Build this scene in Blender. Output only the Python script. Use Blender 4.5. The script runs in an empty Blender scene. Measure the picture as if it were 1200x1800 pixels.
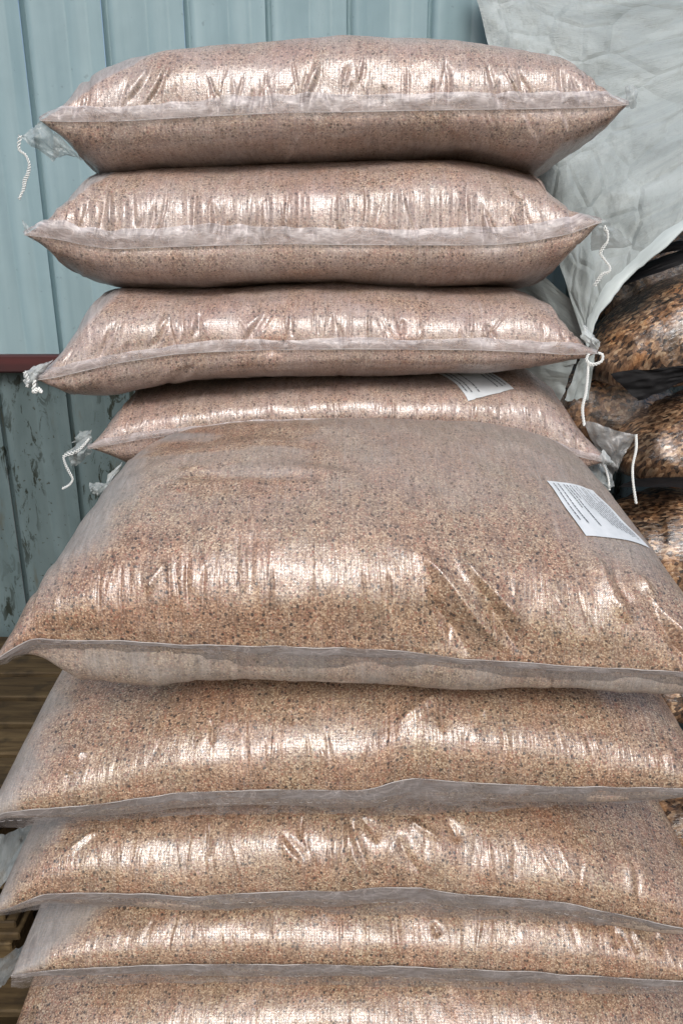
import bpy, math, random
import numpy as np
from mathutils import Vector
from mathutils.bvhtree import BVHTree

R = math.radians
scene = bpy.context.scene
COL = scene.collection
EYE = 1.55          # height of the lens above the floor
PITCH = R(18)
F = 1300.0          # focal length in units of a 1200 x 1800 picture

# ------------------------------------------------------------------ camera
cam_d = bpy.data.cameras.new("camera")
cam = bpy.data.objects.new("camera", cam_d)
COL.objects.link(cam)
cam.location = (0, 0, EYE)
cam.rotation_euler = (R(90) - PITCH, 0, 0)
cam_d.sensor_fit = 'VERTICAL'
cam_d.sensor_height = 36
cam_d.sensor_width = 24
cam_d.lens = F / 1800 * 36
cam_d.clip_start = 0.05
cam_d.clip_end = 200
scene.camera = cam

# ------------------------------------------------------------------ light
SUN_EL, SUN_AZ = 44.0, 182.0
world = bpy.data.worlds.new("World")
scene.world = world
world.use_nodes = True
wn = world.node_tree
wn.nodes.clear()
wo = wn.nodes.new("ShaderNodeOutputWorld")
wb = wn.nodes.new("ShaderNodeBackground")
ws = wn.nodes.new("ShaderNodeTexSky")
ws.sky_type = 'NISHITA'
ws.sun_disc = False
ws.sun_elevation = R(SUN_EL)
ws.sun_rotation = R(SUN_AZ)
ws.dust_density = 4.0
ws.ozone_density = 1.0
wb.inputs["Strength"].default_value = 0.13
wn.links.new(ws.outputs[0], wb.inputs[0])
wn.links.new(wb.outputs[0], wo.inputs[0])

sl = bpy.data.lights.new("sun", 'SUN')
sl.energy = 1.5
sl.angle = R(23)
sl.color = (0.955, 0.98, 1.0)
sun = bpy.data.objects.new("sun", sl)
COL.objects.link(sun)
az = R(SUN_AZ)
to_sun = Vector((math.sin(az) * math.cos(R(SUN_EL)), math.cos(az) * math.cos(R(SUN_EL)), math.sin(R(SUN_EL))))
sun.rotation_euler = to_sun.to_track_quat('Z', 'Y').to_euler()
sun.location = (0, -3, 6)

scene.view_settings.view_transform = 'Standard'
scene.view_settings.look = 'None'
scene.view_settings.exposure = 0.15
scene.view_settings.gamma = 1.0
scene.view_settings.use_curve_mapping = False
scene.render.engine = 'CYCLES'
scene.cycles.max_bounces = 8
scene.cycles.transparent_max_bounces = 16

# ------------------------------------------------------------------ geometry of the view
CP, SP = math.cos(PITCH), math.sin(PITCH)


def at(px, py, Y):
    """point of the world plane Y seen at picture point (px, py)"""
    a = (np.asarray(px, float) - 600) / F
    b = -(np.asarray(py, float) - 900) / F
    dy = CP + b * SP
    dz = -SP + b * CP
    t = np.asarray(Y, float) / dy
    return np.stack([a * t, dy * t, EYE + dz * t], -1)


def proj(P):
    x, y, z = P[..., 0], P[..., 1], P[..., 2] - EYE
    d = y * CP - z * SP
    u = y * SP + z * CP
    return 600 + x / d * F, 900 - u / d * F


# ------------------------------------------------------------------ helpers
def link(o, parent=None):
    COL.objects.link(o)
    if parent is not None:
        o.parent = parent
    return o


def tag(o, label=None, cat=None, group=None, kind=None):
    if label: o["label"] = label
    if cat: o["category"] = cat
    if group: o["group"] = group
    if kind: o["kind"] = kind
    return o


def empty(name, loc=(0, 0, 0), label=None, cat=None, group=None):
    o = bpy.data.objects.new(name, None)
    o.empty_display_size = 0.05
    o.location = loc
    link(o)
    return tag(o, label, cat, group)


def mesh_obj(name, V, Fc, mat, parent=None, smooth=True, uv=None, attrs=None):
    V = np.asarray(V, np.float32).copy()
    if parent is not None:
        V -= np.array(parent_world(parent), np.float32)
    Fc = np.asarray(Fc, np.int32)
    me = bpy.data.meshes.new(name)
    n, k = Fc.shape
    me.vertices.add(len(V))
    me.vertices.foreach_set("co", V.ravel())
    me.loops.add(n * k)
    me.loops.foreach_set("vertex_index", Fc.ravel())
    me.polygons.add(n)
    me.polygons.foreach_set("loop_start", np.arange(0, n * k, k, dtype=np.int32))
    me.update(calc_edges=True)
    me.validate()
    if smooth:
        me.polygons.foreach_set("use_smooth", np.ones(len(me.polygons), bool))
    if uv is not None:
        l = me.uv_layers.new(name="UVMap")
        l.data.foreach_set("uv", np.asarray(uv, np.float32)[Fc.ravel()].ravel())
    for kk, val in (attrs or {}).items():
        a = me.attributes.new(kk, 'FLOAT', 'POINT')
        a.data.foreach_set("value", np.asarray(val, np.float32).ravel())
    me.materials.append(mat)
    o = bpy.data.objects.new(name, me)
    return link(o, parent)


def parent_world(p):
    v = Vector((0, 0, 0))
    while p is not None:
        v = v + p.location
        p = p.parent
    return v


def grid_faces(nr, nc, close_c=False):
    r = np.arange(nr - 1)[:, None]
    m = nc if close_c else nc - 1
    c = np.arange(m)[None, :]
    c2 = (c + 1) % nc
    a = r * nc + c; b = r * nc + c2; d = (r + 1) * nc + c2; e = (r + 1) * nc + c
    return np.stack([a + 0 * c, b + 0 * r, d, e], -1).reshape(-1, 4)


def vnoise(x, y, seed=0):
    """smooth value noise -1..1"""
    rng = np.random.RandomState(seed)
    T = rng.rand(64, 64) * 2 - 1
    xi = np.floor(x).astype(int); yi = np.floor(y).astype(int)
    fx = x - xi; fy = y - yi
    fx = fx * fx * (3 - 2 * fx); fy = fy * fy * (3 - 2 * fy)
    g = lambda i, j: T[i % 64, j % 64]
    return (g(xi, yi) * (1 - fx) + g(xi + 1, yi) * fx) * (1 - fy) + (g(xi, yi + 1) * (1 - fx) + g(xi + 1, yi + 1) * fx) * fy


def fbm(x, y, seed=0, oc=3):
    s = 0; a = 1.0; t = 0
    for k in range(oc):
        s = s + a * vnoise(x * 2 ** k, y * 2 ** k, seed + k * 7); t += a; a *= 0.5
    return s / t


def sstep(a, b, x):
    t = np.clip((x - a) / (b - a), 0, 1)
    return t * t * (3 - 2 * t)


def poly(pts, x, col=1):
    p = np.array(pts, float)
    return np.interp(x, p[:, 0], p[:, col])


def smooth_line(pts, n):
    """Catmull-Rom through 3D points"""
    P = np.array(pts, float)
    P = np.vstack([2 * P[0] - P[1], P, 2 * P[-1] - P[-2]])
    m = len(P) - 3
    out = []
    for t in np.linspace(0, m - 1e-6, n):
        i = int(t); f = t - i
        a, b, c, d = P[i], P[i + 1], P[i + 2], P[i + 3]
        out.append(0.5 * ((2 * b) + (-a + c) * f + (2 * a - 5 * b + 4 * c - d) * f * f + (-a + 3 * b - 3 * c + d) * f ** 3))
    return np.array(out)


def tube_arrays(C, rad, nseg=6, off=0):
    C = np.asarray(C, float)
    T = np.gradient(C, axis=0)
    T /= np.linalg.norm(T, axis=1, keepdims=True) + 1e-9
    ref = np.array([0.0, 1.0, 0.0])
    A = np.cross(T, ref)
    bad = np.linalg.norm(A, axis=1) < 1e-3
    A[bad] = np.cross(T[bad], [1.0, 0, 0])
    A /= np.linalg.norm(A, axis=1, keepdims=True)
    B = np.cross(T, A)
    ang = np.linspace(0, 2 * np.pi, nseg, endpoint=False)
    rad = np.broadcast_to(np.asarray(rad, float), (len(C),))
    V = C[:, None] + rad[:, None, None] * (np.cos(ang)[None, :, None] * A[:, None] + np.sin(ang)[None, :, None] * B[:, None])
    return V.reshape(-1, 3), grid_faces(len(C), nseg, True) + off, A, B


def thread(parent, px_pts, Y, rad=0.0011, loose=1.0, name="thread", label=None):
    """a braided sewing thread: two strands wound round each other, opening into loops"""
    pts = at([p[0] for p in px_pts], [p[1] for p in px_pts], [p[2] if len(p) > 2 else Y for p in px_pts])
    L = np.linalg.norm(np.diff(pts, axis=0), axis=1).sum()
    n = max(30, int(L / 0.0009))
    C = smooth_line(pts, n)
    _, _, A, B = tube_arrays(C, 0.001)
    s = np.linspace(0, L, n)
    ph = 2 * np.pi * s / 0.0085
    amp = rad * (0.9 + loose * (0.5 + 0.5 * vnoise(s / 0.02, s * 0, int(abs(px_pts[0][0])) % 50)))
    V = []; Fs = []; off = 0
    for k in (0, np.pi):
        D = C + (np.cos(ph + k) * amp)[:, None] * A + (np.sin(ph + k) * amp * 0.7)[:, None] * B
        v, f, _, _ = tube_arrays(D, rad, 5, off)
        V.append(v); Fs.append(f); off += len(v)
    o = mesh_obj(name, np.vstack(V), np.vstack(Fs), M["thread"], parent)
    if label: o["label"] = label
    return o


def film(parent, a, b, c, d, Y, name="corner_ear", mat=None, bulge=0.012, seed=1, n=22, crumple=0.006, label=None, ragged=0.05):
    """a crumpled film patch between picture corners a b c d (a-b one edge, d-c the other); Y per corner"""
    if not isinstance(Y, (list, tuple)): Y = [Y] * 4
    c4 = [at(p[0], p[1], y) for p, y in zip((a, b, c, d), Y)]
    u, v = np.meshgrid(np.linspace(0, 1, n), np.linspace(0, 1, n))
    vv = v * (1 + ragged * vnoise(u * 7, u * 0 + 2, seed))
    P = ((1 - u) * (1 - vv))[..., None] * c4[0] + (u * (1 - vv))[..., None] * c4[1] + (u * vv)[..., None] * c4[2] + ((1 - u) * vv)[..., None] * c4[3]
    P[..., 1] -= bulge * np.sin(np.pi * u) * np.sin(np.pi * v * 0.9 + 0.1)
    rid = 1 - np.abs(fbm(u * 3 + v * 1.5, v * 3 - u * 1.5, seed, 3)) * 2
    P[..., 1] += crumple * rid
    P[..., 0] += 0.5 * crumple * fbm(u * 4, v * 4, seed + 3)
    P[..., 2] += 0.5 * crumple * fbm(u * 4, v * 4, seed + 5)
    o = mesh_obj(name, P.reshape(-1, 3), grid_faces(n, n), mat or M["film"], parent, uv=np.stack([u * .1, v * .1], -1).reshape(-1, 2))
    if label: o["label"] = label
    return o


def box_arrays(cx, cy, cz, sx, sy, sz, bev=0.002):
    """box with chamfered edges, 24 verts"""
    V = []; idx = {}
    hx, hy, hz = sx / 2, sy / 2, sz / 2
    b = min(bev, hx * .4, hy * .4, hz * .4)
    for i in (-1, 1):
        for j in (-1, 1):
            for k in (-1, 1):
                for a in range(3):
                    p = [i * (hx - (b if a != 0 else 0)), j * (hy - (b if a != 1 else 0)), k * (hz - (b if a != 2 else 0))]
                    idx[(i, j, k, a)] = len(V); V.append([cx + p[0], cy + p[1], cz + p[2]])
    Fq = []
    for i in (-1, 1):
        Fq.append([idx[(i, j, k, 0)] for j, k in ((-1, -1), (1, -1), (1, 1), (-1, 1))][::i])
        Fq.append([idx[(j, i, k, 1)] for j, k in ((-1, -1), (-1, 1), (1, 1), (1, -1))][::i])
        Fq.append([idx[(j, k, i, 2)] for j, k in ((-1, -1), (1, -1), (1, 1), (-1, 1))][::i])
    for i in (-1, 1):
        for j in (-1, 1):
            Fq.append([idx[(i, j, -1, 0)], idx[(i, j, 1, 0)], idx[(i, j, 1, 1)], idx[(i, j, -1, 1)]])
            Fq.append([idx[(i, -1, j, 0)], idx[(i, 1, j, 0)], idx[(i, 1, j, 2)], idx[(i, -1, j, 2)]])
            Fq.append([idx[(-1, i, j, 1)], idx[(1, i, j, 1)], idx[(1, i, j, 2)], idx[(-1, i, j, 2)]])
    T = []
    for i in (-1, 1):
        for j in (-1, 1):
            for k in (-1, 1):
                t = [idx[(i, j, k, 0)], idx[(i, j, k, 1)], idx[(i, j, k, 2)]]
                T.append(t)
    return V, Fq, T


def box_mesh(name, sx, sy, sz, mat, bev=0.002):
    V, Fq, T = box_arrays(0, 0, 0, sx, sy, sz, bev)
    me = bpy.data.meshes.new(name)
    me.from_pydata(V, [], Fq + T)
    me.update()
    me.materials.append(mat)
    return me


# ------------------------------------------------------------------ materials
M = {}


class NT:
    def __init__(s, name):
        s.m = bpy.data.materials.new(name); s.m.use_nodes = True
        s.t = s.m.node_tree; s.t.nodes.clear()
        s.out = s.t.nodes.new("ShaderNodeOutputMaterial")
        M[name] = s.m

    def n(s, typ, ins=None, **props):
        nd = s.t.nodes.new(typ)
        for k, v in props.items(): setattr(nd, k, v)
        for k, v in (ins or {}).items():
            i = nd.inputs[k]
            if isinstance(v, bpy.types.NodeSocket): s.t.links.new(v, i)
            else: i.default_value = v
        return nd

    def math(s, op, a, b=0.0, c=None, clamp=False):
        ins = {0: a, 1: b}
        if c is not None: ins[2] = c
        return s.n("ShaderNodeMath", ins, operation=op, use_clamp=clamp).outputs[0]

    def ramp(s, fac, stops, interp='LINEAR'):
        nd = s.n("ShaderNodeValToRGB", {0: fac})
        nd.color_ramp.interpolation = interp
        el = nd.color_ramp.elements
        while len(el) < len(stops): el.new(0.5)
        for e, (p, c) in zip(el, stops):
            e.position = p; e.color = (c if len(c) == 4 else (*c, 1)) if isinstance(c, tuple) else (c, c, c, 1)
        return nd.outputs[0]

    def mix(s, f, a, b, mode='MIX'):
        nd = s.n("ShaderNodeMix", {0: f}, data_type='RGBA', blend_type=mode)
        for k, v in ((6, a), (7, b)):
            if isinstance(v, bpy.types.NodeSocket): s.t.links.new(v, nd.inputs[k])
            else: nd.inputs[k].default_value = (*v, 1)
        return nd.outputs[2]

    def noise(s, vec, scale, detail=3, rough=.5, dist=0.0, dim='3D', out=0):
        return s.n("ShaderNodeTexNoise", {"Vector": vec, "Scale": scale, "Detail": detail, "Roughness": rough, "Distortion": dist}, noise_dimensions=dim).outputs[out]

    def mapping(s, vec, scale=(1, 1, 1), rot=(0, 0, 0), loc=(0, 0, 0)):
        return s.n("ShaderNodeMapping", {"Vector": vec, "Scale": scale, "Rotation": rot, "Location": loc}).outputs[0]

    def bump(s, h, strength, dist, normal=None):
        ins = {"Height": h, "Strength": strength, "Distance": dist}
        if normal is not None: ins["Normal"] = normal
        return s.n("ShaderNodeBump", ins).outputs[0]

    def bsdf(s, **kw):
        b = s.n("ShaderNodeBsdfPrincipled", {k.replace("_", " "): v for k, v in kw.items()})
        s.t.links.new(b.outputs[0], s.out.inputs[0])
        return b


def weave_height(t, uv, pitch=0.0030):
    """flat tape weave of the woven film"""
    sx = t.n("ShaderNodeSeparateXYZ", {0: uv})
    a = t.math('SINE', t.math('MULTIPLY', sx.outputs[0], 2 * math.pi / pitch))
    b = t.math('SINE', t.math('MULTIPLY', sx.outputs[1], 2 * math.pi / pitch))
    return t.math('MULTIPLY', a, b), sx


def grain_material(name, haze, warm, milk, seeds=1.0):
    t = NT(name)
    uv = t.n("ShaderNodeUVMap", uv_map="UVMap").outputs[0]
    rnd = t.n("ShaderNodeObjectInfo").outputs["Random"]
    cmb = t.n("ShaderNodeCombineXYZ", {0: t.math('MULTIPLY', rnd, 13.7), 1: t.math('MULTIPLY', rnd, 7.3), 2: 0.0}).outputs[0]
    v = t.n("ShaderNodeVectorMath", {0: uv, 1: cmb}, operation='ADD').outputs[0]
    vo = t.n("ShaderNodeTexVoronoi", {"Vector": v, "Scale": 470.0, "Randomness": 0.9}, voronoi_dimensions='2D')
    cell = t.n("ShaderNodeSeparateColor", {0: vo.outputs["Color"]}).outputs[0]
    low = t.noise(v, 14, 3, .6, 0, '2D')
    c_ramp = t.ramp(cell, [(0.0, (0.16, 0.088, 0.055)), (0.22, (0.265, 0.16, 0.10)), (0.5, (0.365, 0.245, 0.165)), (0.8, (0.47, 0.35, 0.25)), (1.0, (0.66, 0.55, 0.43))])
    shade = t.ramp(vo.outputs["Distance"], [(0.0, 1.05), (0.45, 0.9), (0.75, 0.5)])
    col = t.mix(1.0, c_ramp, shade, 'MULTIPLY')
    tint = t.ramp(low, [(0.3, (0.95, 0.75, 0.66)), (0.5, (1.0, 0.93, 0.88)), (0.7, (1.0, 1.0, 0.92))])
    col = t.mix(0.7, col, tint, 'MULTIPLY')
    redp = t.noise(t.mapping(v, (7, 4, 1)), 1.0, 2, .5, 0, '2D')
    col = t.mix(t.ramp(redp, [(0.54, 0.0), (0.66, 0.55)]), col, t.mix(1.0, col, (0.92, 0.74, 0.66), 'MULTIPLY'))
    # larger dark seeds among the small grains
    vd = t.n("ShaderNodeVectorMath", {0: v, 1: t.n("ShaderNodeVectorMath", {0: t.noise(v, 300, 1, .5, 0, '2D', 1), 1: (0.0022, 0.0022, 0)}, operation='MULTIPLY').outputs[0]}, operation='ADD').outputs[0]
    seeds_f = None
    for sc, rad, p in ((72.0, 0.165, 0.30 * seeds), (118.0, 0.18, 0.24 * seeds), (210.0, 0.24, 0.10)):
        vs = t.n("ShaderNodeTexVoronoi", {"Vector": vd, "Scale": sc, "Randomness": 1.0}, voronoi_dimensions='2D')
        on = t.math('LESS_THAN', t.n("ShaderNodeSeparateColor", {0: vs.outputs["Color"]}).outputs[1], p)
        near = t.ramp(vs.outputs["Distance"], [(rad * .75, 1.0), (rad * 1.15, 0.0)])
        f = t.math('MULTIPLY', on, near)
        seeds_f = f if seeds_f is None else t.math('MAXIMUM', seeds_f, f)
    # reddish flecks
    vr = t.n("ShaderNodeTexVoronoi", {"Vector": v, "Scale": 190.0, "Randomness": 1.0}, voronoi_dimensions='2D')
    red = t.math('MULTIPLY', t.math('LESS_THAN', t.n("ShaderNodeSeparateColor", {0: vr.outputs["Color"]}).outputs[2], 0.18), t.ramp(vr.outputs["Distance"], [(0.2, 1.0), (0.4, 0.0)]))
    col = t.mix(t.math('MULTIPLY', red, 0.5), col, (0.30, 0.08, 0.045))
    col = t.mix(1.0, col, warm, 'MULTIPLY')
    col = t.mix(1.0, col, t.ramp(t.noise(v, 38, 4, .65, 0, '2D'), [(0.3, 0.78), (0.7, 1.18)]), 'MULTIPLY')
    # milky film over the grain: threads of the weave plus where the film stands off the grain
    gap = t.n("ShaderNodeAttribute", attribute_name="film_gap", attribute_type='GEOMETRY').outputs["Fac"]
    sx = t.n("ShaderNodeSeparateXYZ", {0: uv})
    thr = t.noise(t.mapping(v, (420, 9, 1)), 1.0, 2, .6, 0, '2D')
    thr2 = t.noise(t.mapping(v, (7, 420, 1)), 1.0, 2, .6, 0, '2D')
    patch = t.noise(v, 9, 4, .6, 0, '2D')
    hz = t.math('MULTIPLY', haze, t.ramp(patch, [(0.3, 0.6), (0.7, 1.5)]))
    hz = t.math('ADD', hz, t.math('MULTIPLY', t.ramp(thr, [(0.52, 0.0), (0.72, 1.0)]), 0.16))
    hz = t.math('ADD', hz, t.math('MULTIPLY', t.ramp(thr2, [(0.55, 0.0), (0.72, 1.0)]), 0.12))
    hz = t.math('ADD', hz, gap, clamp=True)
    streak = t.noise(t.mapping(v, (120, 26, 1)), 1.0, 5, .7, .8, '2D')
    filmc = t.mix(gap, milk, (0.245, 0.237, 0.228))
    filmc = t.mix(1.0, filmc, t.ramp(streak, [(0.3, 0.75), (0.7, 1.25)]), 'MULTIPLY')
    col = t.mix(hz, col, filmc)
    col = t.mix(t.math('MULTIPLY', seeds_f, t.math('SUBTRACT', 0.92, t.math('MULTIPLY', hz, 0.9))), col, (0.035, 0.030, 0.028))
    # relief
    gh = t.math('SUBTRACT', 1.0, vo.outputs["Distance"])
    nb = t.bump(gh, 0.35, 0.0012)
    wv, _ = weave_height(t, uv)
    cr = t.noise(t.mapping(v, (90, 28, 1)), 1.0, 4, .62, 0.4, '2D')
    cr2 = t.noise(v, 260, 2, .6, 0, '2D')
    h = t.math('ADD', t.math('MULTIPLY', cr, 0.0009), t.math('MULTIPLY', cr2, 0.00034))
    h = t.math('ADD', h, t.math('MULTIPLY', wv, 0.00006))
    h = t.math('ADD', h, t.math('MULTIPLY', gh, 0.00010))
    fine = t.noise(t.mapping(v, (230, 24, 1)), 1.0, 2, .5, 0.25, '2D')
    famt = t.ramp(t.noise(v, 13, 2, .5, 0, '2D'), [(0.35, 0.25), (0.65, 1.0)])
    h = t.math('ADD', h, t.math('MULTIPLY', t.math('MULTIPLY', fine, famt), 0.0015))
    cn = t.bump(h, 0.75, 1.0)
    cw = t.math('SUBTRACT', 1.0, t.math('MULTIPLY', gap, 0.65))
    grid = t.math('MULTIPLY', t.ramp(t.math('SINE', t.math('MULTIPLY', t.math('ADD', sx.outputs[0], t.math('MULTIPLY', low, 0.02)), 2 * math.pi / 0.0040)), [(0.0, 0.68), (0.7, 1.0)]),
                  t.ramp(t.math('SINE', t.math('MULTIPLY', sx.outputs[1], 2 * math.pi / 0.0040)), [(0.0, 0.68), (0.7, 1.0)]))
    cw = t.math('MULTIPLY', cw, grid)
    cw = t.math('MULTIPLY', cw, t.ramp(cell, [(0.0, 0.45), (0.35, 1.0)]))
    t.bsdf(Base_Color=col, Roughness=0.55, Normal=nb, Specular_IOR_Level=0.3, Coat_Weight=cw, Coat_Roughness=0.26, Coat_IOR=2.2, Coat_Normal=cn)


grain_material("millet_pink", 0.31, (1.0, 0.95, 0.91), (0.50, 0.44, 0.43), 1.5)
grain_material("millet_tan", 0.08, (0.97, 0.925, 0.84), (0.43, 0.39, 0.355))


def film_material(name, col, alpha, rough=0.3, thr=0.25, coat=0.6):
    t = NT(name)
    uv = t.n("ShaderNodeUVMap", uv_map="UVMap").outputs[0]
    n1 = t.noise(uv, 60, 4, .6, 1.0, '2D')
    n2 = t.noise(t.mapping(uv, (30, 700, 1)), 1.0, 2, .6, 0, '2D')
    a = t.math('ADD', alpha, t.math('MULTIPLY', t.math('SUBTRACT', n1, 0.5), thr))
    a = t.math('ADD', a, t.math('MULTIPLY', t.math('SUBTRACT', n2, 0.5), thr), clamp=True)
    wv, _ = weave_height(t, uv, 0.003)
    h = t.math('ADD', t.math('MULTIPLY', n1, 0.004), t.math('MULTIPLY', wv, 0.0001))
    t.bsdf(Base_Color=(*col, 1), Alpha=a, Roughness=rough, Normal=t.bump(h, 0.5, 1.0), Coat_Weight=coat, Coat_Roughness=0.2)


film_material("film", (0.42, 0.46, 0.46), 0.52)


def band_material(name, col, a_hi, a_lo, v_mid, coat):
    """folded hem: two layers of film above v_mid, one below, weave streaks along it"""
    t = NT(name)
    uv = t.n("ShaderNodeUVMap", uv_map="UVMap").outputs[0]
    sx = t.n("ShaderNodeSeparateXYZ", {0: uv})
    wob = t.math('MULTIPLY', t.math('SUBTRACT', t.noise(t.mapping(uv, (9, 0, 1)), 1.0, 2, .5, 0, '2D'), 0.5), 0.03)
    v = t.math('ADD', sx.outputs[1], wob)
    lay = t.n("ShaderNodeMapRange", {0: v, 1: v_mid - .0012, 2: v_mid + .0012, 3: a_hi, 4: a_lo}).outputs[0]
    st = t.noise(t.mapping(uv, (45, 1100, 1)), 1.0, 3, .65, 0, '2D')
    bl = t.noise(t.mapping(uv, (22, 60, 1)), 1.0, 4, .6, .5, '2D')
    a = t.math('ADD', lay, t.math('MULTIPLY', t.math('SUBTRACT', st, 0.5), 0.55))
    a = t.math('ADD', a, t.math('MULTIPLY', t.math('SUBTRACT', bl, 0.5), 0.9), clamp=True)
    c = t.mix(t.ramp(bl, [(0.3, 0.0), (0.7, 1.0)]), tuple(x * .78 for x in col), tuple(x * 1.15 for x in col))
    c = t.mix(t.math('MULTIPLY', t.ramp(st, [(0.55, 0.0), (0.75, 1.0)]), 0.5), c, tuple(min(1, x * 1.6) for x in col))
    rg = t.ramp(t.math('ABSOLUTE', t.math('SUBTRACT', t.noise(t.mapping(uv, (26, 34, 1), (0, 0, .4)), 1.0, 3, .5, .6, '2D'), 0.5)), [(0.0, 1.0), (0.03, 0.0)])
    c = t.mix(t.math('MULTIPLY', rg, 0.55), c, tuple(min(1, x * 1.9) for x in col))
    h = t.math('ADD', t.math('MULTIPLY', t.noise(t.mapping(uv, (120, 40, 1)), 1.0, 4, .6, .6, '2D'), 0.0032), t.math('MULTIPLY', st, 0.0004))
    t.bsdf(Base_Color=c, Alpha=a, Roughness=0.42, Normal=t.bump(h, 0.7, 1.0), Coat_Weight=coat, Coat_Roughness=0.3)


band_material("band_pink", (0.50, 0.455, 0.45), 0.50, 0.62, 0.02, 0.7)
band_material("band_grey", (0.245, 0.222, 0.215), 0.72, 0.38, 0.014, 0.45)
film_material("film_smoke", (0.26, 0.27, 0.27), 0.60, 0.35)
film_material("film_bright", (0.58, 0.62, 0.62), 0.66)

t = NT("thread"); t.bsdf(Base_Color=(0.78, 0.80, 0.78, 1), Roughness=0.7)
t = NT("fold_line"); t.bsdf(Base_Color=(0.48, 0.45, 0.43, 1), Roughness=0.45, Alpha=t.math('ADD', 0.1, t.ramp(t.noise(t.n("ShaderNodeTexCoord").outputs["Object"], 22, 3), [(0.35, 0.0), (0.6, 0.8)])))
t = NT("paper")
pn = t.noise(t.n("ShaderNodeTexCoord").outputs["Object"], 60, 3)
t.bsdf(Base_Color=t.ramp(pn, [(0.3, (0.60, 0.64, 0.66)), (0.7, (0.70, 0.73, 0.75))]), Roughness=0.5, Coat_Weight=0.3, Coat_Roughness=0.3)
t = NT("print"); t.bsdf(Base_Color=(0.16, 0.17, 0.19, 1), Roughness=0.6)
t = NT("black_plastic_shade")  # real fold on the top sack; elsewhere black painted in for shaded gaps
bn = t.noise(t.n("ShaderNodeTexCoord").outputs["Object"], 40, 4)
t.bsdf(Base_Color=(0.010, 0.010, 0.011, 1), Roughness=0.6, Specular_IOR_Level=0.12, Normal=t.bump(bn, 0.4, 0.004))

# dark pellets
t = NT("dark_pellets")
uv = t.n("ShaderNodeUVMap", uv_map="UVMap").outputs[0]
n1 = t.noise(uv, 95, 5, .78, .3, '2D')
vo = t.n("ShaderNodeTexVoronoi", {"Vector": uv, "Scale": 125.0}, voronoi_dimensions='2D')
cc = t.n("ShaderNodeSeparateColor", {0: vo.outputs["Color"]}).outputs[0]
f = t.math('ADD', t.math('MULTIPLY', n1, 0.62), t.math('MULTIPLY', cc, 0.38))
col = t.ramp(f, [(0.28, (0.014, 0.010, 0.008)), (0.40, (0.085, 0.052, 0.034)), (0.52, (0.22, 0.13, 0.075)), (0.62, (0.36, 0.24, 0.15)), (0.74, (0.56, 0.45, 0.32))])
lw = t.noise(uv, 13, 4, .6, .5, '2D')
col = t.mix(1.0, col, t.ramp(lw, [(0.35, (0.40, 0.38, 0.36)), (0.55, (1.1, 1.0, 0.9)), (0.7, (1.35, 1.05, 0.75))]), 'MULTIPLY')
cr = t.noise(t.mapping(uv, (50, 110, 1)), 1.0, 4, .65, .8, '2D')
h = t.math('ADD', t.math('MULTIPLY', cr, 0.0026), t.math('MULTIPLY', n1, 0.0012))
t.bsdf(Base_Color=col, Roughness=0.5, Specular_IOR_Level=0.3, Coat_Weight=1.0, Coat_Roughness=0.22, Coat_IOR=2.2, Coat_Normal=t.bump(h, 0.8, 1.0), Normal=t.bump(h, 0.3, 1.0))

# painted sheet metal
t = NT("sheet_metal_upper")
oc = t.n("ShaderNodeNewGeometry").outputs["Position"]
n1 = t.noise(t.mapping(oc, (14, 14, 1.2)), 1.0, 4, .6)
n2 = t.noise(oc, 5, 3)
n3 = t.noise(oc, 55, 3)
col = t.ramp(n1, [(0.3, (0.20, 0.300, 0.333)), (0.7, (0.28, 0.39, 0.42))])
col = t.mix(t.math('MULTIPLY', t.ramp(n2, [(0.45, 0.0), (0.75, 1.0)]), 0.45), col, (0.20, 0.29, 0.31))
col = t.mix(t.math('MULTIPLY', t.ramp(n3, [(0.68, 0.0), (0.74, 1.0)]), 0.35), col, (0.10, 0.13, 0.13))
t.bsdf(Base_Color=col, Roughness=0.45, Specular_IOR_Level=0.4, Normal=t.bump(t.noise(oc, 9, 3), 0.3, 0.01))

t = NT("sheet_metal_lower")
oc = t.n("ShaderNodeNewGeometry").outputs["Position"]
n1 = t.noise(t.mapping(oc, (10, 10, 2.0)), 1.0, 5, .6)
col = t.ramp(n1, [(0.3, (0.068, 0.100, 0.104)), (0.7, (0.125, 0.170, 0.177))])  # base also darkened for the shade of sacks and rail; stains come after
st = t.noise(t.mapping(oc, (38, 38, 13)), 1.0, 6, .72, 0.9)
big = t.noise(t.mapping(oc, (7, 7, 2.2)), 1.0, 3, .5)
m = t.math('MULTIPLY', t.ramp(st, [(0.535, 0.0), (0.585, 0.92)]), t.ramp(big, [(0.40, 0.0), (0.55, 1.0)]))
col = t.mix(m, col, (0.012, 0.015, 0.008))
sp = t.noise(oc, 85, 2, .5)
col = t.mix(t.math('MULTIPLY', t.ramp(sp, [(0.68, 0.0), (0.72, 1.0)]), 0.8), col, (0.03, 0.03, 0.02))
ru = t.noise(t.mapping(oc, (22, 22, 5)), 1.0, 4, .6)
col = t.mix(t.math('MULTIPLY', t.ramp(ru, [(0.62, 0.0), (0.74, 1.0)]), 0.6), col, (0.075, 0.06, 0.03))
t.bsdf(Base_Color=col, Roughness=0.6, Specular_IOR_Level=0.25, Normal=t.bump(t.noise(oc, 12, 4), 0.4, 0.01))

t = NT("red_steel")
oc = t.n("ShaderNodeNewGeometry").outputs["Position"]
t.bsdf(Base_Color=t.ramp(t.noise(t.mapping(oc, (4, 20, 40)), 1.0, 4), [(0.3, (0.028, 0.005, 0.006)), (0.7, (0.065, 0.010, 0.010))]), Roughness=0.55)

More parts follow.
